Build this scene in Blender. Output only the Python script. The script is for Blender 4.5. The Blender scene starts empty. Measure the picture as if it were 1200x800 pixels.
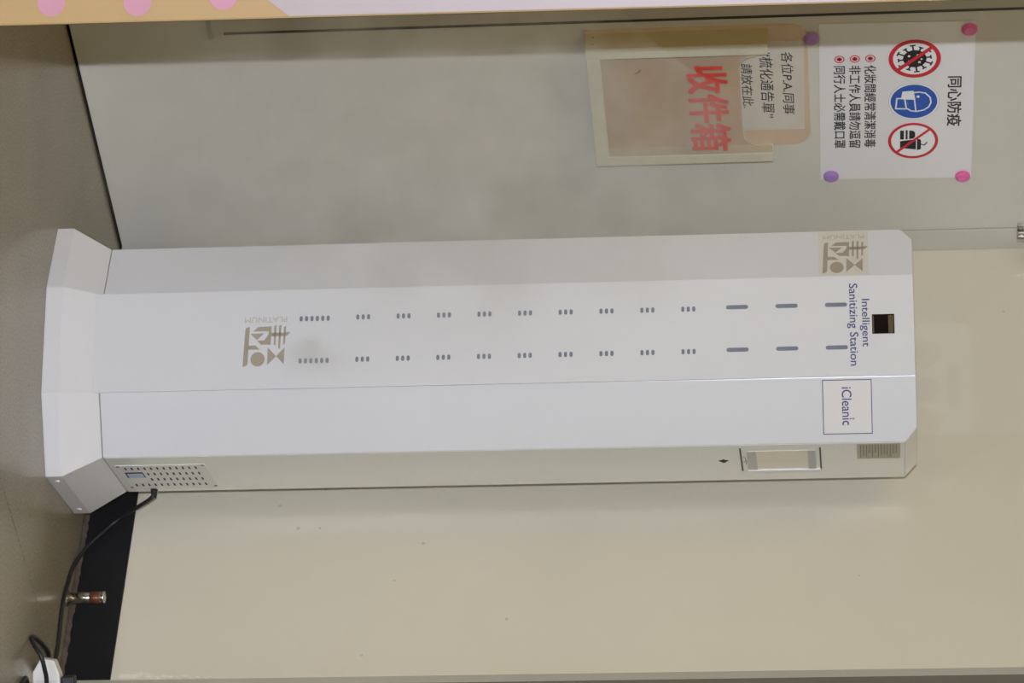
import bpy, bmesh, math, random
from mathutils import Matrix, Vector
random.seed(7)
SC = bpy.context.scene
COL = SC.collection

# ------------------------------------------------------------------ camera
# The room corner is the origin: the door wall is the plane y = 0, the cream wall is the plane x = 0.
CAM_POS = Vector((-5.3887, -5.1120, 1.5191))
CAM_X = Vector((0.0871, 0.0476, 0.9951))      # the camera is held on its side: image right is up
CAM_F = Vector((0.7371, 0.6689, -0.0965))
cz = -CAM_F.normalized()
cy = cz.cross(CAM_X).normalized()
cx = cy.cross(cz).normalized()
cam = bpy.data.cameras.new('camera')
cam.sensor_fit = 'HORIZONTAL'; cam.sensor_width = 36.0; cam.lens = 128.199
cam.clip_start = 0.05; cam.clip_end = 60
camo = bpy.data.objects.new('camera', cam); COL.objects.link(camo)
M = Matrix((cx, cy, cz)).transposed().to_4x4(); M.translation = CAM_POS
camo.matrix_world = M
SC.camera = camo

# ------------------------------------------------------------------ world, lights, exposure
w = bpy.data.worlds.new('world'); SC.world = w; w.use_nodes = True
w.node_tree.nodes['Background'].inputs[0].default_value = (1.0, 0.86, 0.62, 1)
w.node_tree.nodes['Background'].inputs[1].default_value = 0.01
SC.view_settings.view_transform = 'Standard'
SC.view_settings.look = 'None'
SC.view_settings.exposure = 0.0
SC.view_settings.gamma = 1.0
SC.view_settings.use_curve_mapping = False
SC.cycles.volume_bounces = 2
SC.cycles.blur_glossy = 0.05
SC.cycles.sample_clamp_indirect = 0.0

def area_light(name, loc, target, sx, sy, power, color):
    l = bpy.data.lights.new(name, 'AREA'); l.shape = 'RECTANGLE'; l.size = sx; l.size_y = sy
    l.energy = power; l.color = color
    o = bpy.data.objects.new(name, l); COL.objects.link(o)
    d = (Vector(target) - Vector(loc)).normalized()
    o.rotation_euler = d.to_track_quat('-Z', 'Y').to_euler()
    o.location = loc
    return o
LEFT = Vector((-0.672, 0.7406, 0.0))
# the photographer's flash, on the camera held on its side
area_light('flash', CAM_POS + LEFT * 0.205 + Vector((0, 0, 0.0)), (-0.45, -0.60, 0.9), 0.02, 0.05, 270.0, (0.80, 0.855, 1.0))
# warm ceiling luminaires of the room
WARM = (1.0, 0.78, 0.36)
for lx, ly, pw in ((-2.5, -1.1, 14.0), (-4.9, -1.1, 15.5), (-2.5, -4.4, 11.0), (-4.9, -4.4, 11.0)):
    area_light('ceiling_lamp', (lx, ly, 2.72), (lx, ly, 0), 1.2, 0.3, pw, WARM)

# ------------------------------------------------------------------ materials
def s2l(c):
    c = c / 255.0
    return c / 12.92 if c <= 0.04045 else ((c + 0.055) / 1.055) ** 2.4
def rgb(r, g, b): return (s2l(r), s2l(g), s2l(b), 1)
def mat(name, col, rough=0.5, metal=0.0, var=0.04, scale=8.0, bump=0.0, bscale=60.0, spec=0.5, alpha=1.0, coat=0.0, coat_rough=0.1):
    m = bpy.data.materials.new(name); m.use_nodes = True
    nt = m.node_tree; b = nt.nodes['Principled BSDF']
    b.inputs['Roughness'].default_value = rough
    b.inputs['Metallic'].default_value = metal
    b.inputs['Specular IOR Level'].default_value = spec
    b.inputs['Coat Weight'].default_value = coat
    b.inputs['Coat Roughness'].default_value = coat_rough
    b.inputs['Alpha'].default_value = alpha
    tc = nt.nodes.new('ShaderNodeTexCoord')
    no = nt.nodes.new('ShaderNodeTexNoise'); no.inputs['Scale'].default_value = scale; no.inputs['Detail'].default_value = 5
    nt.links.new(tc.outputs['Object'], no.inputs['Vector'])
    rp = nt.nodes.new('ShaderNodeValToRGB')
    rp.color_ramp.elements[0].position = 0.3; rp.color_ramp.elements[1].position = 0.7
    rp.color_ramp.elements[0].color = (col[0] * (1 - var), col[1] * (1 - var), col[2] * (1 - var), 1)
    rp.color_ramp.elements[1].color = (min(1, col[0] * (1 + var)), min(1, col[1] * (1 + var)), min(1, col[2] * (1 + var)), 1)
    nt.links.new(no.outputs['Fac'], rp.inputs['Fac'])
    nt.links.new(rp.outputs['Color'], b.inputs['Base Color'])
    if bump > 0:
        n2 = nt.nodes.new('ShaderNodeTexNoise'); n2.inputs['Scale'].default_value = bscale; n2.inputs['Detail'].default_value = 6
        nt.links.new(tc.outputs['Object'], n2.inputs['Vector'])
        bp = nt.nodes.new('ShaderNodeBump'); bp.inputs['Strength'].default_value = bump; bp.inputs['Distance'].default_value = 0.002
        nt.links.new(n2.outputs['Fac'], bp.inputs['Height'])
        nt.links.new(bp.outputs['Normal'], b.inputs['Normal'])
    return m

MT = {}
MT['door'] = mat('door_paint', rgb(198, 196, 183), 0.45, var=0.03, scale=3)
MT['frame'] = mat('frame_paint', rgb(194, 192, 177), 0.45, var=0.02)
MT['trunk'] = mat('trunking_plastic', rgb(172, 166, 150), 0.5, var=0.03)
MT['grey_wall'] = mat('grey_wall_paint', rgb(98, 93, 80), 0.7, var=0.05, scale=6)
MT['room_wall'] = mat('room_wall_paint', rgb(168, 154, 128), 0.8)
MT['ceiling'] = mat('ceiling_paint', rgb(205, 196, 176), 0.9)
MT['skirt'] = mat('skirting_black', rgb(22, 22, 25), 0.5, spec=0.3, var=0.15, scale=12, bump=0.15, bscale=30)
MT['dirt'] = mat('dirty_joint', rgb(78, 68, 58), 0.9, var=0.25, scale=40, bump=0.6, bscale=90)
MT['plaster'] = mat('chipped_plaster', rgb(214, 208, 190), 0.9, var=0.1, scale=60)
MT['white'] = mat('white_powder_coat', rgb(208, 209, 210), 0.22, var=0.012, scale=3, bump=0.03, bscale=500)
MT['base'] = mat('white_plinth_coat', rgb(206, 206, 206), 0.38, var=0.015, scale=3, bump=0.03, bscale=500)
MT['side'] = mat('side_pale_white', rgb(231, 231, 223), 0.2, var=0.01, scale=3)  # paler, warmer white than the body
MT['vent'] = mat('vent_plate_coat', rgb(218, 218, 212), 0.4, var=0.02)
MT['slot'] = mat('nozzle_blue_grey', rgb(112, 117, 130), 0.55, var=0.08, scale=30)
MT['hole'] = mat('dark_hole', rgb(34, 34, 36), 0.7, var=0.1)
MT['gap'] = mat('seam_shadow_gap', rgb(90, 88, 86), 0.8)
MT['navy'] = mat('navy_print', rgb(52, 58, 112), 0.5, var=0.05)
MT['logo'] = mat('bronze_print', rgb(158, 148, 132), 0.45, var=0.06, scale=20)
MT['logo_lt'] = mat('bronze_print_small', rgb(176, 168, 152), 0.5, var=0.05)
MT['film'] = mat('yellowed_film', rgb(203, 199, 188), 0.4, var=0.03)
MT['sticker'] = mat('warm_white_sticker', rgb(207, 204, 200), 0.4, var=0.01)
MT['lens'] = mat('black_window_glass', rgb(14, 14, 15), 0.06, var=0.1)
MT['brown'] = mat('brown_strip', rgb(92, 76, 58), 0.25, var=0.1)
MT['label'] = mat('grey_rating_label', rgb(176, 170, 152), 0.5, var=0.04)
MT['label_ink'] = mat('rating_label_ink', rgb(120, 114, 100), 0.6)
MT['window'] = mat('cream_window', rgb(226, 220, 198), 0.3, var=0.04, scale=30)
MT['bracket'] = mat('grey_bracket', rgb(182, 180, 172), 0.4)
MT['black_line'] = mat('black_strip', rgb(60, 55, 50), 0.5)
MT['metal'] = mat('brushed_steel', rgb(200, 196, 188), 0.25, metal=1.0, var=0.08, scale=30)
MT['reflection'] = mat('brown_reflection', rgb(104, 58, 42), 0.4, metal=0.3, var=0.15, scale=30)  # colour of a brown reflection painted on the steel post
MT['blue_white'] = mat('socket_pale_blue', rgb(176, 192, 214), 0.4, var=0.05)
MT['cable'] = mat('black_cable_rubber', rgb(24, 24, 25), 0.45, var=0.1)
MT['plug_white'] = mat('white_plastic', rgb(218, 216, 212), 0.35, var=0.02)
MT['screw'] = mat('screw_metal', rgb(215, 214, 208), 0.35, metal=0.5)
MT['paper'] = mat('poster_paper', rgb(218, 217, 216), 0.35, var=0.01)
MT['note'] = mat('note_paper', rgb(197, 190, 176), 0.7, var=0.03, scale=20)
MT['ink'] = mat('black_ink', rgb(30, 28, 32), 0.5, var=0.05)
MT['pen'] = mat('pen_ink', rgb(58, 54, 56), 0.6, var=0.1)
MT['red'] = mat('sign_red', rgb(196, 36, 48), 0.45, var=0.03)
MT['red_paint'] = mat('faded_red_lettering', rgb(200, 66, 56), 0.6, var=0.1, scale=60)
MT['blue'] = mat('sign_blue', rgb(38, 84, 170), 0.45, var=0.03)
MT['sign_white'] = mat('sign_white', rgb(228, 228, 228), 0.5, var=0.01)
MT['tan'] = mat('yellowed_acrylic_back', rgb(200, 177, 150), 0.35, var=0.06, scale=9)
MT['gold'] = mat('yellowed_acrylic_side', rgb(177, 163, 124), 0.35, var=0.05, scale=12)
MT['rail'] = mat('aged_cream_acrylic', rgb(194, 190, 168), 0.35, var=0.06, scale=14)
MT['pane'] = mat('clear_acrylic_pane', rgb(200, 178, 150), 0.12, var=0.05, alpha=0.22)
MT['purple'] = mat('purple_magnet', rgb(160, 126, 186), 0.3, var=0.06)
MT['pink'] = mat('pink_magnet', rgb(222, 104, 162), 0.3, var=0.06)
MT['orange'] = mat('orange_print', rgb(162, 132, 83), 0.45, var=0.03)
MT['pinkdot'] = mat('pink_print', rgb(176, 122, 140), 0.45, var=0.03)
MT['lavender'] = mat('lavender_print', rgb(159, 147, 148), 0.45, var=0.02)
MT['board_edge'] = mat('board_core', rgb(150, 125, 78), 0.7)

# cream gloss paint: slow waviness, specks and chipped wear at the free edge
def cream_material():
    m = mat('cream_gloss_paint', rgb(208, 201, 180), 0.42, var=0.025, scale=2.5, bump=0.05, bscale=7.0, coat=1.0, coat_rough=0.04)
    nt = m.node_tree; b = nt.nodes['Principled BSDF']
    src = b.inputs['Base Color'].links[0].from_socket
    tc = [n for n in nt.nodes if n.type == 'TEX_COORD'][0]
    vo = nt.nodes.new('ShaderNodeTexVoronoi'); vo.inputs['Scale'].default_value = 13.0
    nt.links.new(tc.outputs['Object'], vo.inputs['Vector'])
    n3 = nt.nodes.new('ShaderNodeTexNoise'); n3.inputs['Scale'].default_value = 5.0
    nt.links.new(tc.outputs['Object'], n3.inputs['Vector'])
    lt = nt.nodes.new('ShaderNodeMath'); lt.operation = 'MULTIPLY'
    nt.links.new(n3.outputs['Fac'], lt.inputs[0]); lt.inputs[1].default_value = 0.085
    cp = nt.nodes.new('ShaderNodeMath'); cp.operation = 'LESS_THAN'
    nt.links.new(vo.outputs['Distance'], cp.inputs[0]); nt.links.new(lt.outputs[0], cp.inputs[1])
    mx = nt.nodes.new('ShaderNodeMix'); mx.data_type = 'RGBA'
    sc_ = nt.nodes.new('ShaderNodeMath'); sc_.operation = 'MULTIPLY'; sc_.inputs[1].default_value = 0.35
    nt.links.new(cp.outputs[0], sc_.inputs[0])
    nt.links.new(sc_.outputs[0], mx.inputs[0]); nt.links.new(src, mx.inputs[6]); mx.inputs[7].default_value = rgb(120, 108, 88)
    nt.links.new(mx.outputs[2], b.inputs['Base Color'])
    return m
MT['cream'] = cream_material()

def floor_material():
    m = mat('worn_vinyl', rgb(137, 128, 108), 0.23, var=0.08, scale=3.5, bump=0.05, bscale=70)
    nt = m.node_tree; b = nt.nodes['Principled BSDF']
    src = b.inputs['Base Color'].links[0].from_socket
    tc = [n for n in nt.nodes if n.type == 'TEX_COORD'][0]
    n3 = nt.nodes.new('ShaderNodeTexNoise'); n3.inputs['Scale'].default_value = 220.0; n3.inputs['Detail'].default_value = 3
    nt.links.new(tc.outputs['Object'], n3.inputs['Vector'])
    mx = nt.nodes.new('ShaderNodeMix'); mx.data_type = 'RGBA'; mx.blend_type = 'OVERLAY'; mx.inputs[0].default_value = 0.6
    nt.links.new(src, mx.inputs[6]); nt.links.new(n3.outputs['Fac'], mx.inputs[7])
    nt.links.new(mx.outputs[2], b.inputs['Base Color'])
    return m
MT['floor'] = floor_material()

# ------------------------------------------------------------------ helpers
def link(name, me, m, parent=None, matrix=None):
    if m is not None:
        me.materials.clear(); me.materials.append(MT[m])
    o = bpy.data.objects.new(name, me); COL.objects.link(o)
    if parent is not None: o.parent = parent
    if matrix is not None: o.matrix_basis = matrix
    return o
def tag(o, label, cat, group=None, kind=None):
    o['label'] = label; o['category'] = cat
    if group: o['group'] = group
    if kind: o['kind'] = kind
    return o
def thing(name, label, cat, matrix, group=None):
    o = bpy.data.objects.new(name, None); COL.objects.link(o)
    o.empty_display_size = 0.05; o.matrix_basis = matrix
    return tag(o, label, cat, group)
def structure(o):
    o['kind'] = 'structure'; return o
def bm_mesh(bm, name='mesh', T=None):
    bmesh.ops.recalc_face_normals(bm, faces=bm.faces[:])
    me = bpy.data.meshes.new(name); bm.to_mesh(me); bm.free()
    if T is not None: me.transform(T)
    return me
def add_box(bm, x0, x1, y0, y1, z0, z1):
    v = [bm.verts.new(p) for p in ((x0, y0, z0), (x1, y0, z0), (x1, y1, z0), (x0, y1, z0), (x0, y0, z1), (x1, y0, z1), (x1, y1, z1), (x0, y1, z1))]
    for f in ((0, 3, 2, 1), (4, 5, 6, 7), (0, 1, 5, 4), (1, 2, 6, 5), (2, 3, 7, 6), (3, 0, 4, 7)):
        bm.faces.new([v[i] for i in f])
def box(x0, x1, y0, y1, z0, z1, bevel=0.0, T=None):
    bm = bmesh.new(); add_box(bm, x0, x1, y0, y1, z0, z1)
    if bevel > 0:
        bmesh.ops.bevel(bm, geom=bm.edges[:] , offset=bevel, segments=2, profile=0.5, affect='EDGES')
    return bm_mesh(bm, 'box', T)
def add_prism(bm, pts, z0, z1):
    """extrude a 2D outline between two levels of local z"""
    a = [bm.verts.new((p[0], p[1], z0)) for p in pts]
    b = [bm.verts.new((p[0], p[1], z1)) for p in pts]
    n = len(pts)
    bm.faces.new(a); bm.faces.new(b)
    for i in range(n):
        bm.faces.new((a[i], a[(i + 1) % n], b[(i + 1) % n], b[i]))
def prism(polys, z0, z1, T=None, bevel=0.0):
    bm = bmesh.new()
    for p in polys: add_prism(bm, p, z0, z1)
    if bevel > 0:
        bmesh.ops.recalc_face_normals(bm, faces=bm.faces[:])
        bmesh.ops.bevel(bm, geom=bm.edges[:], offset=bevel, segments=2, profile=0.5, affect='EDGES')
    return bm_mesh(bm, 'prism', T)
def circle(cx_, cy_, r, n=32, a0=0.0, a1=2 * math.pi):
    full = abs(a1 - a0 - 2 * math.pi) < 1e-6
    k = n if full else n + 1
    return [(cx_ + r * math.cos(a0 + (a1 - a0) * i / n), cy_ + r * math.sin(a0 + (a1 - a0) * i / n)) for i in range(k)]
def capsule(cx_, cy_, w_, h_, n=8):
    if w_ >= h_:
        r = h_ / 2; d = w_ / 2 - r
        return circle(cx_ + d, cy_, r, n, -math.pi / 2, math.pi / 2) + circle(cx_ - d, cy_, r, n, math.pi / 2, 3 * math.pi / 2)
    r = w_ / 2; d = h_ / 2 - r
    return circle(cx_, cy_ + d, r, n, 0, math.pi) + circle(cx_, cy_ - d, r, n, math.pi, 2 * math.pi)
def rect(x0, y0, x1, y1): return [(x0, y0), (x1, y0), (x1, y1), (x0, y1)]
def add_ring(bm, cx_, cy_, r0, r1, z0, z1, n=40):
    for k in range(n):
        a = 2 * math.pi * k / n; b = 2 * math.pi * (k + 1) / n
        add_prism(bm, [(cx_ + r0 * math.cos(a), cy_ + r0 * math.sin(a)), (cx_ + r1 * math.cos(a), cy_ + r1 * math.sin(a)),
                       (cx_ + r1 * math.cos(b), cy_ + r1 * math.sin(b)), (cx_ + r0 * math.cos(b), cy_ + r0 * math.sin(b))], z0, z1)
def ring(cx_, cy_, r0, r1, z0, z1, n=40, T=None):
    bm = bmesh.new(); add_ring(bm, cx_, cy_, r0, r1, z0, z1, n)
    bmesh.ops.remove_doubles(bm, verts=bm.verts[:], dist=1e-6)
    return bm_mesh(bm, 'ring', T)
def stroke(pts, w_, closed=False):
    """quads along a polyline"""
    out = []; n = len(pts)
    for i in range(n if closed else n - 1):
        a = Vector(pts[i]); b = Vector(pts[(i + 1) % n]); d = (b - a)
        if d.length < 1e-9: continue
        d.normalize(); p = Vector((-d.y, d.x)) * w_ / 2; e = d * w_ * 0.35
        out.append([tuple(a - e + p), tuple(a - e - p), tuple(b + e - p), tuple(b + e + p)])
    return out
def tube(pts, r, sub=8, n=10):
    """smooth round tube through points (Catmull-Rom)"""
    P = [Vector(p) for p in pts]; Q = []
    for i in range(len(P) - 1):
        p0 = P[max(i - 1, 0)]; p1 = P[i]; p2 = P[i + 1]; p3 = P[min(i + 2, len(P) - 1)]
        for k in range(sub):
            t = k / sub
            Q.append(0.5 * ((2 * p1) + (p2 - p0) * t + (2 * p0 - 5 * p1 + 4 * p2 - p3) * t * t + (3 * p1 - p0 - 3 * p2 + p3) * t ** 3))
    Q.append(P[-1])
    bm = bmesh.new(); rings = []
    up = Vector((0.13, 0.21, 0.97)).normalized()
    for i, q in enumerate(Q):
        d = (Q[min(i + 1, len(Q) - 1)] - Q[max(i - 1, 0)]).normalized()
        s = d.cross(up)
        if s.length < 1e-3: s = d.cross(Vector((1, 0, 0)))
        s.normalize(); t = s.cross(d).normalized(); up = t
        rings.append([bm.verts.new(q + s * r * math.cos(2 * math.pi * k / n) + t * r * math.sin(2 * math.pi * k / n)) for k in range(n)])
    for a, b in zip(rings, rings[1:]):
        for k in range(n): bm.faces.new((a[k], a[(k + 1) % n], b[(k + 1) % n], b[k]))
    bm.faces.new(rings[0]); bm.faces.new(rings[-1])
    me = bm_mesh(bm, 'tube')
    for p in me.polygons: p.use_smooth = True
    return me
def lathe(prof, n=28, T=None, smooth=True):
    """(radius, z) profile turned about local z"""
    bm = bmesh.new(); rings = []
    for r, z in prof:
        rings.append([bm.verts.new((r * math.cos(2 * math.pi * k / n), r * math.sin(2 * math.pi * k / n), z)) for k in range(n)])
    for a, b in zip(rings, rings[1:]):
        for k in range(n): bm.faces.new((a[k], a[(k + 1) % n], b[(k + 1) % n], b[k]))
    bm.faces.new(rings[0]); bm.faces.new(rings[-1])
    bmesh.ops.remove_doubles(bm, verts=bm.verts[:], dist=1e-6)
    me = bm_mesh(bm, 'lathe', T)
    if smooth:
        for p in me.polygons: p.use_smooth = True
    return me
def text_mesh(body, x0, y0, x1, y1, z, bold=0.0, shear=0.0, T=None, spacing=1.0):
    """flat lettering fitted to a rectangle of the local XY plane; bold thickens the strokes by shifted copies"""
    c = bpy.data.curves.new('lettering', 'FONT'); c.body = body; c.size = 1.0
    c.shear = shear; c.space_character = spacing; c.resolution_u = 4
    o = bpy.data.objects.new('lettering', c); COL.objects.link(o)
    dg = bpy.context.evaluated_depsgraph_get()
    me = bpy.data.meshes.new_from_object(o.evaluated_get(dg))
    bpy.data.objects.remove(o); bpy.data.curves.remove(c)
    co = [v.co.copy() for v in me.vertices]; fs = [tuple(p.vertices) for p in me.polygons]
    shifts = [(0, 0)] if bold <= 0 else [(sx * bold, sy * bold) for sx in (-1, 1) for sy in (-1, 1)]
    V = []; F = []
    for k, (sx, sy) in enumerate(shifts):
        n = len(V)
        V += [(p.x + sx, p.y + sy, k * 0.00002) for p in co]
        F += [tuple(i + n for i in f) for f in fs]
    me = bpy.data.meshes.new('lettering'); me.from_pydata(V, [], F)
    xs = [v[0] for v in V]; ys = [v[1] for v in V]
    ax, bx_, ay, by_ = min(xs), max(xs), min(ys), max(ys)
    for v in me.vertices:
        v.co = (x0 + (v.co.x - ax) / (bx_ - ax) * (x1 - x0), y0 + (v.co.y - ay) / (by_ - ay) * (y1 - y0), z + v.co.z)
    if T is not None: me.transform(T)
    return me
def Rz(a): return Matrix.Rotation(a, 4, 'Z')
def Tr(x, y, z): return Matrix.Translation((x, y, z))
DOORM = Matrix(((1, 0, 0, 0), (0, 0, -1, 0), (0, 1, 0, 0), (0, 0, 0, 1)))   # local x along the door wall, y up, z out into the room

# ------------------------------------------------------------------ room shell
ROOM = 7.6
fl = structure(link('floor', box(-ROOM, 0.12, -ROOM, 0.12, -0.12, -0.004), 'dirt'))
ys = [0.0, -1.0455, -3.05, -5.05, -ROOM]
for a, b in zip(ys, ys[1:]):
    link('floor_sheet', box(-ROOM, 0.0, b + 0.0016, a - 0.0016, -0.004, 0.0), 'floor', fl)
structure(link('ceiling', box(-ROOM, 0.12, -ROOM, 0.12, 2.8, 2.9), 'ceiling'))
structure(link('wall_back', box(-ROOM, 0.12, 0.045, 0.165, 0.0, 2.8), 'room_wall'))
structure(link('wall_front', box(-ROOM, 0.12, -ROOM - 0.12, -ROOM, 0.0, 2.8), 'room_wall'))
structure(link('wall_left', box(-ROOM - 0.12, -ROOM, -ROOM, 0.12, 0.0, 2.8), 'room_wall'))
# cream wall on the right, ending in a free edge with a grey wall set back beyond it
structure(link('wall_right', box(0.0, 0.12, -1.0535, 0.045, 0.0, 2.8, 0.0), 'cream'))
gw = structure(link('wall_right_grey', box(0.022, 0.14, -ROOM, -1.0535, 0.0, 2.8), 'grey_wall'))
# chipped plaster flakes along the free edge of the cream wall
for k in range(16):
    z = 0.105 + 0.012 * k + random.uniform(-0.004, 0.004)
    r = random.uniform(0.005, 0.0105) * (1.25 - k * 0.06)
    pts = [(-1.0533 + 0.9 * r + r * random.uniform(0.55, 0.9) * math.cos(t), z + r * random.uniform(0.8, 1.4) * math.sin(t)) for t in [i * math.pi / 4 for i in range(8)]]
    T = Matrix(((0, 0, 1, 0), (1, 0, 0, 0), (0, 1, 0, 0), (0, 0, 0, 1)))
    link('plaster_chip', prism([pts], -0.0009 - 0.0001 * k, 0.0005, T), 'plaster', bpy.data.objects['wall_right'])
# black skirting and its dirty foot
bb = structure(link('baseboard_right', box(-0.005, 0.0, -1.0535, 0.0, 0.0, 0.0985, 0.001), 'skirt'))
structure(link('baseboard_right_grey', box(0.017, 0.022, -ROOM, -1.0535, 0.0, 0.0985), 'skirt'))
def dirt_strip():
    pts = [(-0.0005, 0.0)]
    n = 60
    prof = [0.005 + 0.003 * random.random() for _ in range(n + 1)]
    bm = bmesh.new(); va = []; vb = []; vc = []
    for i in range(n + 1):
        y = -0.55 - (1.0535 - 0.55) * i / n
        va.append(bm.verts.new((-0.0054, y, 0.003 + prof[i])))
        vb.append(bm.verts.new((-0.0070 - 0.3 * prof[i], y, 0.003)))
        vc.append(bm.verts.new((-0.0090 - 0.8 * prof[(i * 7) % n], y, 0.0003)))
    for i in range(n):
        bm.faces.new((va[i], va[i + 1], vb[i + 1], vb[i])); bm.faces.new((vb[i], vb[i + 1], vc[i + 1], vc[i]))
    return bm_mesh(bm, 'dirt')
link('dirt_fillet', dirt_strip(), 'dirt', bb)

# door leaf, jamb, hinge, trunking on the y = 0 wall
d1 = structure(link('door_1', box(-1.02, -0.0605, 0.0, 0.043, 0.005, 2.15, 0.0015), 'door'))
structure(link('trim_1', box(-0.0570, -0.0005, 0.0, 0.045, 0.0, 2.8, 0.0012), 'frame'))
structure(link('trim_2', box(-ROOM, -1.0235, 0.0, 0.045, 0.0, 2.8), 'frame'))
structure(link('trim_3', box(-1.0235, -0.0570, 0.0, 0.045, 2.154, 2.8), 'frame'))
hg = link('hinge', lathe([(0.0, 0), (0.0105, 0), (0.0115, 0.002), (0.0115, 0.098), (0.0105, 0.1), (0.0, 0.1)], 20), 'metal', d1, Tr(-0.0475, -0.0125, 1.826))
link('hinge_leaf', box(-0.030, 0.012, 0.0108, 0.0124, 0.001, 0.099), 'metal', hg)
tk = structure(link('trim_4', box(-0.728, -0.671, -0.013, -0.0003, 0.300, 2.15, 0.0015), 'trunk'))
link('shadow_line', box(-0.6600, -0.6535, -0.0006, -0.0002, 0.302, 2.15), 'black_line', tk)  # dark strip painting the shade line the trunking leaves on the door
link('end_cap', box(-0.732, -0.667, -0.0150, -0.0002, 0.283, 0.303, 0.0012), 'trunk', tk)
link('cap_lip', box(-0.734, -0.646, -0.004, -0.0003, 0.273, 0.2825, 0.0008), 'trunk', tk)

# ------------------------------------------------------------------ foreground display board on the left
LX = Vector((0.672, -0.7406, 0.0)); LF = Vector((0.7406, 0.672, 0.0))
EDGE = Vector((-1.9960, -1.4103, 0.0))
bmx = Matrix((LX, Vector((0, 0, 1)), -LF)).transposed().to_4x4(); bmx.translation = EDGE
bmx = bmx @ Matrix.Rotation(math.radians(-0.30), 4, 'Z')
brd = thing('display_board', 'orange and lavender printed display board with pink dots beside the door', 'board', bmx)
link('panel', box(-0.85, 0.0, 0.07, 2.20, -0.012, 0.0), 'orange', brd)
link('edge_strip', box(0.0, 0.0022, 0.07, 2.20, -0.012, 0.0), 'board_edge', brd)
link('printed_field', prism([[(0.0, 0.735), (0.0, 2.199), (-0.8495, 2.199), (-0.8495, 0.30), (-0.62, 0.34), (-0.30, 0.47), (-0.10, 0.62), (-0.04, 0.685)]], 0.0001, 0.0006), 'lavender', brd)
dot = prism([circle(0, 0, 0.0195, 28)], 0.0001, 0.0006)
for i in range(8):
    for j in range(3):
        x = -0.0285 - 0.105 * i - (0.052 if j % 2 else 0.0); z = (0.398 if i else 0.400) - 0.105 * j + 0.0
        if x > -0.83 and z > 0.10:
            link('printed_dot', dot, 'pinkdot', brd, Tr(x, z, 0.0002 * (1)))
for (z) in (0.522, 0.643):
    link('printed_dot', dot, 'pinkdot', brd, Tr(-0.0255 if z < 0.6 else -0.0305, z, 0.0006))
for x in (-0.72, -0.13):
    link('foot', box(x - 0.02, x + 0.02, 0.0, 0.072, -0.20, 0.16, 0.002), 'metal', brd)

# ------------------------------------------------------------------ letter tray on the door
TX0, TX1, TZ0, TZ1, TD = -0.6300, -0.3165, 1.0, 1.347, 0.05
tray = thing('letter_tray', 'yellowed acrylic wall letter tray with red Chinese lettering mounted on the door', 'letter tray', DOORM @ Tr(TX0, TZ0, 0.0))
TW, TH = TX1 - TX0, TZ1 - TZ0
def rounded_top(x0, y0, x1, y1, r):
    return [(x0, y0), (x1, y0)] + circle(x1 - r, y1 - r, r, 8, 0, math.pi / 2) + circle(x0 + r, y1 - r, r, 8, math.pi / 2, math.pi)
link('back_plate', prism([rounded_top(-0.006, -0.002, TW - 0.002, 0.4215, 0.034)], 0.0004, 0.0042), 'tan', tray)
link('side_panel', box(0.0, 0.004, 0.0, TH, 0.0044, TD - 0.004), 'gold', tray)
link('side_panel', box(TW - 0.004, TW, 0.0, TH, 0.0044, TD - 0.004), 'rail', tray)
link('bottom_panel', box(0.0041, TW - 0.0041, 0.0, 0.004, 0.0044, TD - 0.004), 'rail', tray)
link('front_rail', box(0.0, 0.026, 0.0, TH, TD - 0.0039, TD, 0.0012), 'rail', tray)
link('front_rail', box(TW - 0.024, TW, 0.0, TH, TD - 0.0039, TD, 0.0012), 'rail', tray)
link('front_rail', box(0.0262, TW - 0.0242, 0.0, 0.027, TD - 0.0039, TD, 0.0012), 'rail', tray)
r = 0.030; xa, xb, yb = 0.029, TW - 0.046, 0.292
notch = [(0.0264, 0.0274), (TW - 0.0244, 0.0274), (TW - 0.0244, TH), (xb + 0.002, TH)] + \
        [(xb - r + r * math.cos(t), yb + r + r * math.sin(t)) for t in [0, -math.pi / 8, -math.pi / 4, -3 * math.pi / 8, -math.pi / 2]] + \
        [(xa + r + r * math.cos(t), yb + r + r * math.sin(t)) for t in [-math.pi / 2, -5 * math.pi / 8, -3 * math.pi / 4, -7 * math.pi / 8, -math.pi]] + \
        [(0.0264, TH)]
pane = link('front_pane', prism([notch], TD - 0.0034, TD - 0.0012), 'pane', tray)
# the rounded lip of the notch shows as a thin line
lip = [p for p in notch[4:14]]
link('pane_edge', prism(stroke(lip, 0.0016), TD - 0.0012, TD - 0.0006), 'rail', pane)
link('lettering', text_mesh('收件箱', 0.049, 0.190, 0.279, 0.268, TD + 0.0004, bold=0.022), 'red_paint', tray)
for z in (0.020, 0.034):
    pass
for yy in (0.016, 0.034):
    link('screw', lathe([(0, 0), (0.0025, 0), (0.0025, 0.0010), (0, 0.0014)], 12, Matrix.Rotation(-math.pi / 2, 4, 'Y')), 'label_ink', tray, Tr(0.0, 0.014, yy))
# scratches on the pane
link('scratch', prism(stroke([(0.066, 0.091), (0.062, 0.099), (0.055, 0.103)], 0.0012), TD - 0.0011, TD - 0.0007), 'pen', tray)

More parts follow.
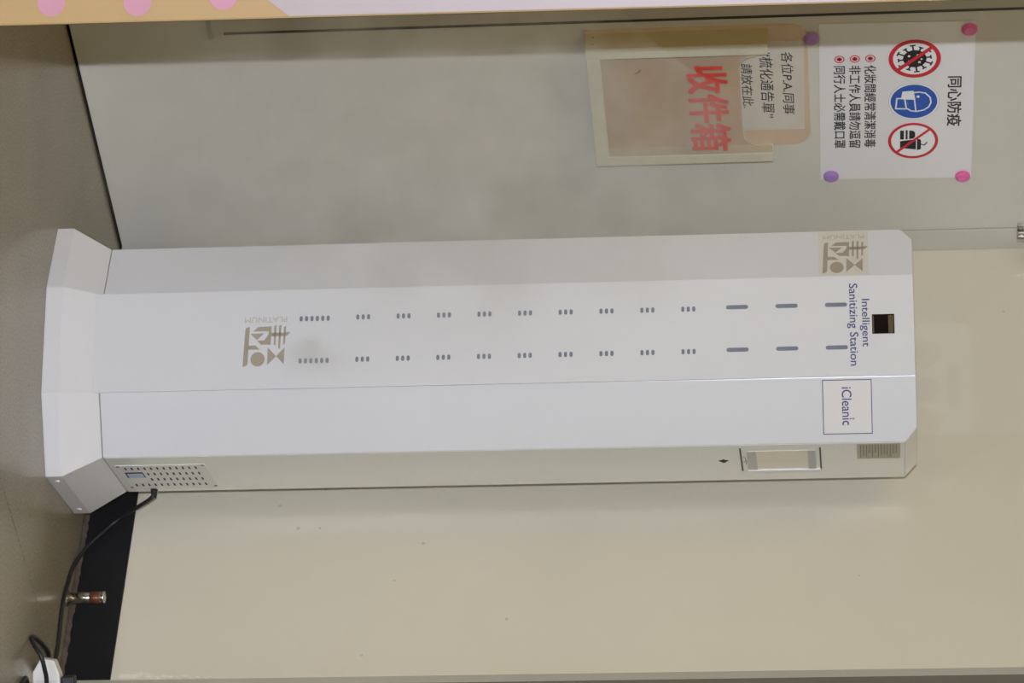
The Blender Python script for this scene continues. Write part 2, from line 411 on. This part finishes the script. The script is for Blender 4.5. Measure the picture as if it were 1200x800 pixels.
note = thing('paper_note', 'white handwritten paper note taped to the back of the letter tray', 'note', DOORM @ Tr(-0.5975, 1.288, 0.0))
link('sheet', prism([[(0, 0.003), (0.2365, -0.003), (0.2385, 0.122), (0.002, 0.127)]], 0.0044, 0.0050), 'note', note)
def scribble(body, x0, y0, x1, y1, bold=0.004):
    link('lettering', text_mesh(body, x0, y0, x1, y1, 0.0053, bold=bold, shear=0.12), 'pen', note)
scribble('各位P.A.同事', 0.030, 0.082, 0.197, 0.105)
scribble('“梳化通告單”', 0.030, 0.040, 0.205, 0.066)
scribble('請放在此.', 0.058, 0.004, 0.176, 0.026)

# ------------------------------------------------------------------ poster
PT = -0.0167
PO = (-0.634, 1.4444)
poster = thing('safety_poster', 'white laminated Chinese hygiene poster with red and blue round signs on the door', 'poster', DOORM @ Tr(PO[0], PO[1], 0.0) @ Rz(PT))
def pl(x, z):
    dx, dz = x - PO[0], z - PO[1]; c, s = math.cos(-PT), math.sin(-PT)
    return (c * dx - s * dz, s * dx + c * dz)
link('sheet', box(0.0, 0.42, 0.0, 0.297, 0.0006, 0.0012), 'paper', poster)
def ptext(body, xa, za, xb, zb, bold=0.0, m='ink'):
    a = pl(xa, za); b = pl(xb, zb)
    link('lettering', text_mesh(body, a[0], a[1], b[0], a[1] + (zb - za), 0.0015, bold=bold), m, poster)
ptext('同心防疫', -0.4865, 1.6885, -0.3520, 1.7165, 0.016)
for body, z in (('化妝間經常清潔消毒', 1.5290), ('非工作人員請勿逗留', 1.4995), ('同行人士必需戴口罩', 1.4700)):
    ptext(body, -0.5225, z, -0.3000, z + 0.0228, 0.012)
    c = pl(-0.5398, z + 0.0115)
    bl = link('bullet', ring(c[0], c[1], 0.0078, 0.0098, 0.0014, 0.0016, 24), 'red', poster)
    link('bullet_core', ring(c[0], c[1], 0.0015, 0.0055, 0.0014, 0.0016, 8), 'red', bl)
    link('bullet_dot', prism([circle(c[0], c[1], 0.0024, 8)], 0.0014, 0.00165), 'ink', bl)
ZI = 0.0015
def icon_disc(c, r, m): return link('icon', prism([circle(c[0], c[1], r, 48)], 0.00122, ZI - 0.0001), m, poster)
def add_sub(name, polys, m, parent, z=ZI, t=0.0002): return link(name, prism(polys, z, z + t), m, parent)
# virus sign
c = pl(-0.5359, 1.6253)
ic = icon_disc(c, 0.047, 'sign_white')
vir = [circle(c[0], c[1], 0.0225, 28)]
for k in range(12):
    a = 2 * math.pi * k / 12 + 0.13; ro = 0.0345 if k % 2 == 0 else 0.0310
    p0 = (c[0] + 0.017 * math.cos(a), c[1] + 0.017 * math.sin(a)); p1 = (c[0] + ro * math.cos(a), c[1] + ro * math.sin(a))
    vir += stroke([p0, p1], 0.0034)
    q = 0.0045 if k % 2 == 0 else 0.0036
    vir += stroke([(p1[0] - q * math.sin(a), p1[1] + q * math.cos(a)), (p1[0] + q * math.sin(a), p1[1] - q * math.cos(a))], 0.0030)
add_sub('virus', vir, 'ink', ic)
add_sub('virus_spot', [circle(c[0] + dx, c[1] + dy, rr, 12) for dx, dy, rr in ((-0.009, 0.006, 0.0028), (0.009, 0.009, 0.0026), (0.007, -0.010, 0.003), (-0.007, -0.011, 0.0026), (0.001, 0.013, 0.002))], 'sign_white', ic, ZI + 0.0002)
link('sign_ring', ring(c[0], c[1], 0.0415, 0.0500, ZI, ZI + 0.0003), 'red', ic)
add_sub('sign_bar', stroke([(c[0] - 0.029, c[1] + 0.032), (c[0] + 0.029, c[1] - 0.032)], 0.0078), 'red', ic, ZI + 0.0003)
# mask sign
c = pl(-0.4222, 1.6230)
ic = icon_disc(c, 0.0492, 'label')
add_sub('white_rim', [circle(c[0], c[1], 0.0484, 48)], 'sign_white', ic, ZI - 0.0001)
add_sub('blue_disc', [circle(c[0], c[1], 0.0450, 48)], 'blue', ic, ZI + 0.0001)
R_ = 0.0485
def q(ri, upp): return (c[0] + ri * R_, c[1] + upp * R_)
head = [q(-0.50, 0.02), q(-0.52, 0.20), q(-0.46, 0.45), q(-0.22, 0.64), q(0.05, 0.68), q(0.30, 0.60), q(0.48, 0.40), q(0.55, 0.12), q(0.52, -0.10), q(0.36, -0.30), q(-0.12, -0.36)]
add_sub('head_outline', stroke(head, 0.0030) + stroke([q(-0.12, 0.02), q(0.50, 0.10 - 0.02)], 0.0026) + stroke([q(-0.10, -0.30), q(0.50, -0.12)], 0.0001), 'sign_white', ic, ZI + 0.0003)
add_sub('shoulder_outline', stroke([q(-0.18, -0.36), q(-0.18, -0.68), q(0.38, -0.72), q(0.40, -0.32)], 0.0030), 'sign_white', ic, ZI + 0.0003)
add_sub('face_mask', [[q(-0.60, -0.02), q(-0.56, -0.46), q(-0.14, -0.52), q(-0.10, 0.06)]], 'sign_white', ic, ZI + 0.0004)
add_sub('eye', [circle(*q(-0.27, 0.16), 0.0032, 14)], 'sign_white', ic, ZI + 0.0003)
# no food sign
c = pl(-0.3153, 1.6207)
ic = icon_disc(c, 0.046, 'sign_white')
food = [[q(-0.58, -0.16), q(-0.10, -0.16), q(-0.12, 0.0), q(-0.22, 0.08), q(-0.46, 0.08), q(-0.56, 0.0)],
        [q(-0.60, -0.30), q(-0.08, -0.30), q(-0.08, -0.22), q(-0.60, -0.22)],
        [q(-0.58, -0.52), q(-0.08, -0.52), q(-0.08, -0.37), q(-0.58, -0.37)],
        [q(0.02, -0.52), q(0.40, -0.52), q(0.50, 0.12), q(-0.08, 0.12)],
        [q(-0.12, 0.16), q(0.54, 0.16), q(0.48, 0.32), q(-0.04, 0.32)]] + stroke([q(0.20, 0.32), q(0.26, 0.46), q(0.10, 0.56)], 0.0022)
add_sub('burger_and_cup', food, 'ink', ic)
link('sign_ring', ring(c[0], c[1], 0.0428, 0.0488, ZI, ZI + 0.0003), 'red', ic)
add_sub('sign_bar', stroke([(c[0] - 0.030, c[1] + 0.031), (c[0] + 0.030, c[1] - 0.031)], 0.0056), 'red', ic, ZI + 0.0003)

mag = lathe([(0.0, 0.0), (0.0142, 0.0), (0.0152, 0.0012), (0.0150, 0.0035), (0.0128, 0.0046), (0.0118, 0.0050), (0.0112, 0.0078), (0.0095, 0.0090), (0.0, 0.0094)], 32, None, False)
mag2 = mag.copy()
for (x, z, m, me, lab) in ((-0.6001, 1.4298, 'purple', mag, 'purple round magnet at the top corner of the letter tray'),
                        (-0.2242, 1.4586, 'purple', mag, 'purple round magnet on the lower corner of the white poster'),
                        (-0.6094, 1.7288, 'pink', mag2, 'pink round magnet on the poster corner nearest the display board'),
                        (-0.2140, 1.7175, 'pink', mag2, 'pink round magnet on the upper poster corner nearest the door edge')):
    o = link('magnet', me, None, None, DOORM @ Tr(x, z, 0.0045 if x < -0.59 and m == 'purple' else 0.0014))
    me.materials.clear(); me.materials.append(MT[m])
    tag(o, lab, 'magnet', 'round magnets on the door')

# ------------------------------------------------------------------ sanitizing station
ST = Tr(-0.4457, -0.6087, 0.0) @ Rz(math.radians(-66.118))
st = thing('sanitizing_station', 'tall white faceted mist sanitizing station standing on a flared plinth', 'station', ST)
W, WA, ANG, DP = 0.1921, 0.1212, 0.449, 0.2299
ZT, CH, CHX, ZS = 1.6081, 0.0220, 0.0267, 0.1021
HX = W / 2; FX = HX + WA * math.cos(ANG); FY = WA * math.sin(ANG); BY = FY + DP
def station_body():
    bm = bmesh.new(); V = lambda *p: bm.verts.new(p)
    cxx, cyy = CHX * math.cos(ANG), CHX * math.sin(ANG)
    zb = ZS + 0.0012
    bl = [V(-FX, BY, zb), V(-FX, FY, zb), V(-HX, 0, zb), V(HX, 0, zb), V(FX, FY, zb), V(FX, BY, zb)]
    ml0, ml1 = V(-FX, BY, ZT - CH), V(-FX, FY, ZT - CH); mr0, mr1 = V(FX, FY, ZT - CH), V(FX, BY, ZT - CH)
    t = [V(-FX + cxx, BY, ZT), V(-FX + cxx, FY - cyy, ZT), V(-HX, 0, ZT), V(HX, 0, ZT), V(FX - cxx, FY - cyy, ZT), V(FX - cxx, BY, ZT)]
    F = bm.faces.new
    F(bl[::-1]); F(t)
    F((bl[0], bl[1], ml1, ml0)); F((ml0, ml1, t[1], t[0]))
    F((bl[1], bl[2], t[2], t[1], ml1)); F((bl[2], bl[3], t[3], t[2])); F((bl[3], bl[4], mr0, t[4], t[3]))
    F((bl[4], bl[5], mr1, mr0)); F((mr0, mr1, t[5], t[4])); F((bl[5], bl[0], ml0, t[0], t[5], mr1))
    bmesh.ops.recalc_face_normals(bm, faces=bm.faces[:])
    bmesh.ops.bevel(bm, geom=bm.edges[:], offset=0.0011, segments=2, profile=0.5, affect='EDGES')
    return bm_mesh(bm, 'body')
link('body', station_body(), 'white', st)
def station_base():
    W2, WA2, D2, YO, HL = 0.2085, 0.1559, 0.2543, -0.0308, 0.031
    h2 = W2 / 2; f2 = h2 + WA2 * math.cos(ANG); g2 = YO + WA2 * math.sin(ANG); b2 = g2 + D2
    lo = [(-f2, b2), (-f2, g2), (-h2, YO), (h2, YO), (f2, g2), (f2, b2)]
    hi = [(-FX, BY), (-FX, FY), (-HX, 0), (HX, 0), (FX, FY), (FX, BY)]
    bm = bmesh.new()
    r0 = [bm.verts.new((x, y, 0.0)) for x, y in lo]; r1 = [bm.verts.new((x, y, HL)) for x, y in lo]; r2 = [bm.verts.new((x, y, ZS)) for x, y in hi]
    for a, b in ((r0, r1), (r1, r2)):
        for k in range(6): bm.faces.new((a[k], a[(k + 1) % 6], b[(k + 1) % 6], b[k]))
    bm.faces.new(r0); bm.faces.new(r2)
    bmesh.ops.recalc_face_normals(bm, faces=bm.faces[:])
    bmesh.ops.bevel(bm, geom=bm.edges[:], offset=0.0011, segments=2, profile=0.5, affect='EDGES')
    return bm_mesh(bm, 'plinth'), f2, g2
me, BF2, BG2 = station_base()
plinth = link('plinth', me, 'base', st)
# facet frames: local x to the right along the facet, y up, z outwards
def facet(p0, p1, off=0.0):
    d = Vector((p1[0] - p0[0], p1[1] - p0[1], 0)).normalized(); n = Vector((d.y, -d.x, 0))
    m = Matrix((d, Vector((0, 0, 1)), n)).transposed().to_4x4(); m.translation = Vector((p0[0], p0[1], 0)) + n * off
    return m
FA = facet((-FX, FY), (-HX, 0)); FB0 = facet((-HX, 0), (HX, 0)); FC = facet((HX, 0), (FX, FY)); FD = facet((FX, FY), (FX, BY))
PB = 0.0055
fp = link('front_panel', box(-0.0005, W + 0.0005, 0.0880, ZT - 0.0004, 0.0002, PB, 0.0009, FB0), 'white', st)
FB = FB0 @ Tr(0.0018, 0, PB)      # decals on the proud front panel
# mist nozzles: two columns
cap_dot = prism([capsule(0, 0, 0.0102, 0.0058)], 0.00005, 0.0005)
cap_slot = prism([capsule(0, 0, 0.0078, 0.0405)], 0.00005, 0.0005)
def nozzle(name, me, x, z):
    link(name, me, 'slot', st, FB @ Tr(x, z, 0))
for x in (0.0553, 0.1374):
    for k in range(6): nozzle('nozzle_hole', cap_dot, x + 0.0008, 0.4785 + 0.0101 * k)
    for g in range(9):
        for k in range(3): nozzle('nozzle_hole', cap_dot, x, 0.5844 + 0.07525 * g + 0.0101 * k)
    for z in (1.2860, 1.3765, 1.4667): nozzle('nozzle_slot', cap_slot, x - 0.0016, z)
link('lettering', text_mesh('Intelligent', 0.0437, 1.5092, 0.1355, 1.5275, 0.0002, bold=0.006, T=FB), 'navy', st)
link('lettering', text_mesh('Sanitizing Station', 0.0135, 1.4862, 0.1712, 1.5062, 0.0002, bold=0.006, T=FB), 'navy', st)
ew = link('sensor_window', box(0.0740, 0.1115, 1.5315, 1.5720, 0.0001, 0.0012, 0.0004, FB), 'lens', st)
link('sensor_strip', box(0.0765, 0.1098, 1.5610, 1.5702, 0.0013, 0.0016, 0.0, FB), 'brown', ew)  # brown strips near the top and bottom of the black window
link('sensor_strip', box(0.0765, 0.1098, 1.5325, 1.5350, 0.0013, 0.0016, 0.0, FB), 'brown', ew)
# hotel-style emblem, printed sideways; outlines in a 0..1 frame (a right, b up along the facet)
def emblem(x0, z0, x1, z1, T, m, mtxt, zoff):
    # photo frame of the emblem: X 200..640 (up), Y 160..630 (right)
    def q2(X, Y): return (x0 + (Y - 160) / 470.0 * (x1 - x0), z0 + (X - 200) / 430.0 * (z1 - z0))
    P = lambda *pts: [q2(*p) for p in pts]
    polys = [P((216, 285), (226, 266), (258, 258), (250, 480), (246, 600), (232, 620), (200, 628)),
             P((249, 432), (315, 432), (356, 470), (247, 470)),
             [q2(338 + 66 * math.cos(t), 560 + 66 * math.sin(t)) for t in [i * 2 * math.pi / 28 for i in range(28)]],
             P((430, 452), (510, 535), (428, 617)), P((586, 456), (584, 612), (510, 535)),
             P((455, 318), (600, 318), (598, 348), (455, 352)), P((600, 312), (638, 316), (600, 352)),
             P((486, 256), (506, 243), (503, 436), (484, 428)), P((531, 256), (552, 245), (545, 462), (527, 468)), P((576, 268), (596, 258), (590, 415), (573, 432)),
             P((288, 302), (335, 262), (460, 258), (460, 302)), P((435, 302), (460, 302), (458, 428), (432, 428)),
             P((365, 425), (328, 388), (395, 386), (436, 330), (436, 426)),
             P((264, 322), (392, 322), (326, 382))]
    e = link('emblem', prism(polys, zoff, zoff + 0.0003, T), m, st)
    # PLATINUM reads downwards: turned a quarter turn clockwise
    a = q2(604, 170); b = q2(210, 220)
    tm = text_mesh('PLATINUM', 0, 0, abs(a[1] - b[1]), abs(b[0] - a[0]), zoff + 0.0002)
    tm.transform(T @ Tr(a[0], a[1], 0) @ Rz(-math.pi / 2))
    link('emblem_name', tm, mtxt, e)
emblem(0.0488, 0.3712, 0.1478, 0.4575, FB, 'logo', 'logo_lt', 0.0001)
link('film_patch', box(0.0035, 0.1165, 1.4360, 1.5280, 0.0001, 0.0004, 0.0, FA), 'film', st)
emblem(0.0095, 1.4430, 0.1120, 1.5255, FA, 'logo', 'logo_lt', 0.0005)
# right facet: framed name square
sq = link('name_square', box(0.0050, 0.1055, 1.4385, 1.5282, 0.0001, 0.0005, 0.0, FC), 'sticker', st)
bmf = bmesh.new()
for p in (rect(0.0050, 1.4385, 0.1055, 1.4400), rect(0.0050, 1.5267, 0.1055, 1.5282), rect(0.0050, 1.4400, 0.0065, 1.5267), rect(0.1040, 1.4400, 0.1055, 1.5267)): add_prism(bmf, p, 0.00052, 0.0008)
link('square_outline', bm_mesh(bmf, 'outline', FC), 'navy', sq)
link('lettering', text_mesh('iCleanic', 0.0190, 1.4735, 0.0890, 1.4915, 0.0008, bold=0.006, T=FC), 'navy', sq)
link('plus_mark', prism([[(0.0745, 1.4935), (0.0762, 1.4942), (0.0770, 1.4965), (0.0778, 1.4942), (0.0795, 1.4935), (0.0778, 1.4928), (0.0770, 1.4905), (0.0762, 1.4928)]], 0.0006, 0.0009, FC), 'navy', sq)
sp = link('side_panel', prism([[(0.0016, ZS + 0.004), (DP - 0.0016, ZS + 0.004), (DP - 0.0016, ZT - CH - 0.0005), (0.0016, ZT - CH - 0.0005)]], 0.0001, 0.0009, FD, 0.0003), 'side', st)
FD = FD @ Tr(0, 0, 0.0009)
cxx, cyy = CHX * math.cos(ANG), CHX * math.sin(ANG)
bmc = bmesh.new()
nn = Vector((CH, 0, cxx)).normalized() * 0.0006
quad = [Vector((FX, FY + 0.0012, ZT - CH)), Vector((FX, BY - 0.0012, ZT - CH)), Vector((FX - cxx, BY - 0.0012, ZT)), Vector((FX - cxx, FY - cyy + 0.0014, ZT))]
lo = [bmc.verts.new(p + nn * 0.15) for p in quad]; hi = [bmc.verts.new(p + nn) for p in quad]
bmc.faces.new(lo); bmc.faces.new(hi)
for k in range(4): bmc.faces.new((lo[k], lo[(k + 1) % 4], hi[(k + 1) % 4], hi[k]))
link('chamfer_overlay', bm_mesh(bmc, 'chamfer'), 'side', st)  # thin overlay carrying the side's paler white onto the chamfer
# right side: rating label, refill window, key mark
lb = link('rating_label', box(0.0055, 0.1015, 1.4985, 1.5775, 0.0001, 0.0006, 0.0, FD), 'label', st)
inkp = []
for k in range(13):
    z = 1.5045 + 0.0054 * k
    inkp.append(rect(0.012, z, 0.012 + random.uniform(0.05, 0.083), z + 0.0016))
link('label_text_lines', prism(inkp, 0.0006, 0.0008, FD), 'label_ink', lb)
win = link('refill_window', box(0.0380, 0.1540, 1.2990, 1.4225, 0.0001, 0.0010, 0.0003, FD), 'window', st)
link('window_end', box(0.0365, 0.1545, 1.2965, 1.3135, 0.0010, 0.0022, 0.0003, FD), 'bracket', win)
link('window_end', box(0.0365, 0.1545, 1.4085, 1.4225, 0.0010, 0.0022, 0.0003, FD), 'bracket', win)
link('window_ledge', box(0.1560, 0.1680, 1.2950, 1.4300, 0.0001, 0.0040, 0.0006, FD), 'plug_white', win)
link('bracket_strip', box(0.0200, 0.1640, 1.2835, 1.2868, 0.0001, 0.0012, 0.0, FD), 'black_line', st)
link('bracket_strip', box(0.0240, 0.1600, 1.4298, 1.4328, 0.0001, 0.0012, 0.0, FD), 'black_line', st)
link('window_symbol', prism(stroke([(0.075, 1.2895), (0.085, 1.2930), (0.100, 1.2930), (0.112, 1.2890)], 0.0011) + stroke([(0.10, 1.2945), (0.125, 1.2925)], 0.0011), 0.0002, 0.0005, FD), 'black_line', st)
link('key_mark', prism([[(0.086, 1.2520), (0.1025, 1.2460), (0.1025, 1.2580)], rect(0.0935, 1.2435, 0.1000, 1.2605), capsule(0.100, 1.252, 0.018, 0.008)], 0.0002, 0.0008, FD), 'ink', st)
# vent plate low on the right side
vp = link('vent_plate', box(0.0490, 0.1975, 0.1165, 0.2860, 0.0001, 0.0012, 0.0004, FD), 'vent', st)
slots = []
for rI, t0 in enumerate((0.0695, 0.1060, 0.1420, 0.1785)):
    for k in range(12):
        if rI in (1, 2) and k < 3: continue
        slots.append(capsule(t0, 0.1320 + 0.01215 * k, 0.0165, 0.0034, 4))
vs = link('vent_slot_rows', prism(slots, 0.0012, 0.0015, FD), 'hole', vp); vs['kind'] = 'stuff'
sk = link('socket_recess', box(0.0930, 0.1280, 0.1255, 0.1600, 0.0012, 0.0016, 0.0, FD), 'hole', vp)
link('socket_face', box(0.1010, 0.1280, 0.1285, 0.1580, 0.0016, 0.0022, 0.0, FD), 'blue_white', sk)
for (t0, z0) in ((0.0535, 0.1205), (0.0535, 0.2815), (0.1925, 0.1205), (0.1925, 0.2815)):
    link('screw', lathe([(0, 0), (0.0034, 0), (0.0028, 0.0012), (0, 0.0014)], 14), 'label_ink', vp, FD @ Tr(t0, z0, 0.0012))
FE = facet((BF2, BG2), (BF2, BG2 + 0.2543))
for t0 in (0.030, 0.222):
    link('screw', lathe([(0, 0), (0.0052, 0), (0.0044, 0.0018), (0, 0.0022)], 16), 'plug_white', plinth, FE @ Tr(t0, 0.0165, 0.0))

# ------------------------------------------------------------------ power lead, floor post, power strip
P = lambda t0, z0, o: (ST @ FD @ Vector((t0, z0, o)))
e0 = P(0.2145, 0.1570, 0.004)
lead_pts = [P(0.2145, 0.1585, 0.0045), (P(0.2145, 0.150, 0.020)), (-0.034, -0.690, 0.078), (-0.028, -0.728, 0.040), (-0.030, -0.765, 0.016), (-0.046, -0.820, 0.0042), (-0.062, -0.870, 0.0042), (-0.072, -0.915, 0.0042), (-0.070, -0.960, 0.0042), (-0.060, -1.010, 0.0042), (-0.062, -1.060, 0.0042), (-0.070, -1.130, 0.0042), (-0.080, -1.210, 0.0042)]
lead = link('power_cable', tube(lead_pts, 0.0040), 'cable')
tag(lead, 'black power cable running from the station side down along the black skirting', 'cable')
link('strain_relief', lathe([(0.0, 0), (0.0072, 0), (0.0062, 0.006), (0.005, 0.016), (0.0, 0.016)], 16), 'cable', lead, ST @ FD @ Tr(0.2145, 0.1585, 0.0004))

post = thing('floor_door_stop', 'short brushed steel door stop post standing on the floor by the skirting', 'door stop', Tr(-0.0420, -0.8900, 0.0))
link('foot_flange', lathe([(0.0, 0), (0.0165, 0), (0.0165, 0.003), (0.0125, 0.005), (0.0, 0.005)], 28), 'metal', post)
link('post', lathe([(0.0, 0.005), (0.0112, 0.005), (0.0112, 0.070), (0.0, 0.070)], 28), 'metal', post)
link('reflection_band', lathe([(0.0112, 0.046), (0.0117, 0.0463), (0.0117, 0.0660), (0.0112, 0.0663)], 28), 'reflection', post)  # painted reflection around the post, not a separate fitting
link('cap', lathe([(0.0, 0.070), (0.0126, 0.070), (0.0130, 0.072), (0.0118, 0.0755), (0.0, 0.077)], 28), 'metal', post)

# local frame at the free end of the socket block: x along the block, y up, z towards the room
stripM = Tr(-0.201, -1.153, 0.0) @ Rz(math.radians(-48)) @ Matrix.Rotation(math.pi / 2, 4, 'X')
strip = thing('power_strip', 'white tapered extension socket block lying on the floor at the wall corner', 'power strip', stripM)
link('body', prism([[(0.0, 0.016), (0.004, 0.040), (0.030, 0.050), (0.110, 0.052), (0.110, 0.0), (0.026, 0.0)]], -0.030, 0.0, None, 0.0025), 'plug_white', strip)
link('socket_plate', box(0.040, 0.106, 0.006, 0.046, 0.0001, 0.0012, 0.0004), 'sticker', strip)
plug = thing('power_plug', 'black moulded plug resting on top of the white extension socket', 'plug', stripM @ Tr(0.058, 0.0523, -0.015) @ Matrix.Rotation(-math.pi / 2, 4, 'X'))
link('plug_body', prism([[(-0.024, -0.014), (0.024, -0.014), (0.026, 0.008), (0.014, 0.014), (-0.014, 0.014), (-0.026, 0.008)]], 0.0, 0.024, None, 0.003), 'cable', plug)
link('plug_grip', lathe([(0, 0.0241), (0.011, 0.0241), (0.008, 0.032), (0, 0.034)], 16), 'cable', plug)
loop = link('cable_loop', tube([(-0.100, -1.100, 0.0045), (-0.115, -1.077, 0.0045), (-0.175, -1.097, 0.0045), (-0.228, -1.125, 0.0045), (-0.240, -1.138, 0.0048), (-0.238, -1.153, 0.012), (-0.232, -1.171, 0.025), (-0.212, -1.186, 0.030), (-0.192, -1.195, 0.031), (-0.166, -1.217, 0.028), (-0.152, -1.265, 0.012), (-0.145, -1.340, 0.0045)], 0.0042), 'cable')
tag(loop, 'black cable folded in a narrow loop on the floor by the extension socket', 'cable')
loop2 = link('cable_coil', tube([(-0.300, -1.400, 0.0045), (-0.270, -1.300, 0.0045), (-0.245, -1.235, 0.0045), (-0.225, -1.220, 0.0045), (-0.205, -1.240, 0.0045), (-0.200, -1.330, 0.0045), (-0.22, -1.42, 0.0045)], 0.0042), 'cable')
tag(loop2, 'black cable bend lying flat on the bare floor away from the skirting', 'cable')

# ------------------------------------------------------------------ mist
def mist_material(name, density, scale):
    m = bpy.data.materials.new(name); m.use_nodes = True; nt = m.node_tree
    nt.nodes.remove(nt.nodes['Principled BSDF'])
    out = [n for n in nt.nodes if n.type == 'OUTPUT_MATERIAL'][0]
    vs_ = nt.nodes.new('ShaderNodeVolumeScatter'); vs_.inputs['Color'].default_value = (0.985, 0.98, 0.975, 1); vs_.inputs['Anisotropy'].default_value = 0.0
    tc = nt.nodes.new('ShaderNodeTexCoord')
    no = nt.nodes.new('ShaderNodeTexNoise'); no.inputs['Scale'].default_value = scale; no.inputs['Detail'].default_value = 4; no.inputs['Roughness'].default_value = 0.55
    nt.links.new(tc.outputs['Object'], no.inputs['Vector'])
    mr = nt.nodes.new('ShaderNodeMapRange'); mr.inputs[1].default_value = 0.42; mr.inputs[2].default_value = 0.66; mr.inputs[3].default_value = 0.0; mr.inputs[4].default_value = density
    nt.links.new(no.outputs['Fac'], mr.inputs[0])
    # thin out softly towards the outside of the plume
    sub = nt.nodes.new('ShaderNodeVectorMath'); sub.operation = 'SUBTRACT'; sub.inputs[1].default_value = (0.5, 0.5, 0.5)
    ln = nt.nodes.new('ShaderNodeVectorMath'); ln.operation = 'LENGTH'
    fo = nt.nodes.new('ShaderNodeMapRange'); fo.interpolation_type = 'SMOOTHSTEP'
    fo.inputs[1].default_value = 0.49; fo.inputs[2].default_value = 0.20; fo.inputs[3].default_value = 0.0; fo.inputs[4].default_value = 1.0
    ml = nt.nodes.new('ShaderNodeMath'); ml.operation = 'MULTIPLY'
    nt.links.new(tc.outputs['Generated'], sub.inputs[0]); nt.links.new(sub.outputs[0], ln.inputs[0]); nt.links.new(ln.outputs['Value'], fo.inputs[0])
    nt.links.new(mr.outputs[0], ml.inputs[0]); nt.links.new(fo.outputs[0], ml.inputs[1]); nt.links.new(ml.outputs[0], vs_.inputs['Density'])
    nt.links.new(vs_.outputs[0], out.inputs['Volume'])
    return m
MT['mist'] = mist_material('drifting_mist', 3.2, 7.5)
MT['puff'] = mist_material('dense_mist_puff', 9.0, 16.0)
def mist_mesh():
    bm = bmesh.new(); bmesh.ops.create_icosphere(bm, subdivisions=4, radius=1.0)
    for v in bm.verts:
        n = v.co.normalized(); k = 1 + 0.08 * math.sin(5 * n.x + 2) * math.sin(6 * n.z) + 0.06 * math.sin(9 * n.z + 3 * n.y)
        wd = 0.50 if n.z < 0 else 0.50 - 0.24 * min(1.0, n.z * 1.5)      # the plume narrows towards the top
        v.co = Vector((n.x * wd * k + 0.22 * max(0.0, n.z), n.y * 0.19 * k, n.z * 0.74 * k))
    return bm_mesh(bm, 'mist')
mo = link('mist', mist_mesh(), 'mist', None, ST @ Tr(-0.30, -0.28, 0.79))
tag(mo, 'pale drifting mist hanging in front of the slotted white station', 'mist', None, 'stuff')

def puff_mesh():
    bm = bmesh.new(); bmesh.ops.create_icosphere(bm, subdivisions=3, radius=1.0)
    for v in bm.verts:
        n = v.co.normalized(); k = 1 + 0.10 * math.sin(4 * n.x + 1) * math.sin(5 * n.z)
        v.co = Vector((n.x * 0.060 * k, n.y * 0.038 * k, n.z * 0.085 * k))
    return bm_mesh(bm, 'puff')
pf = link('mist_puff', puff_mesh(), 'puff', None, ST @ Tr(0.052, -0.054, 0.525))
tag(pf, 'small dense puff of mist rising from the lowest nozzle row of the station', 'mist', None, 'stuff')
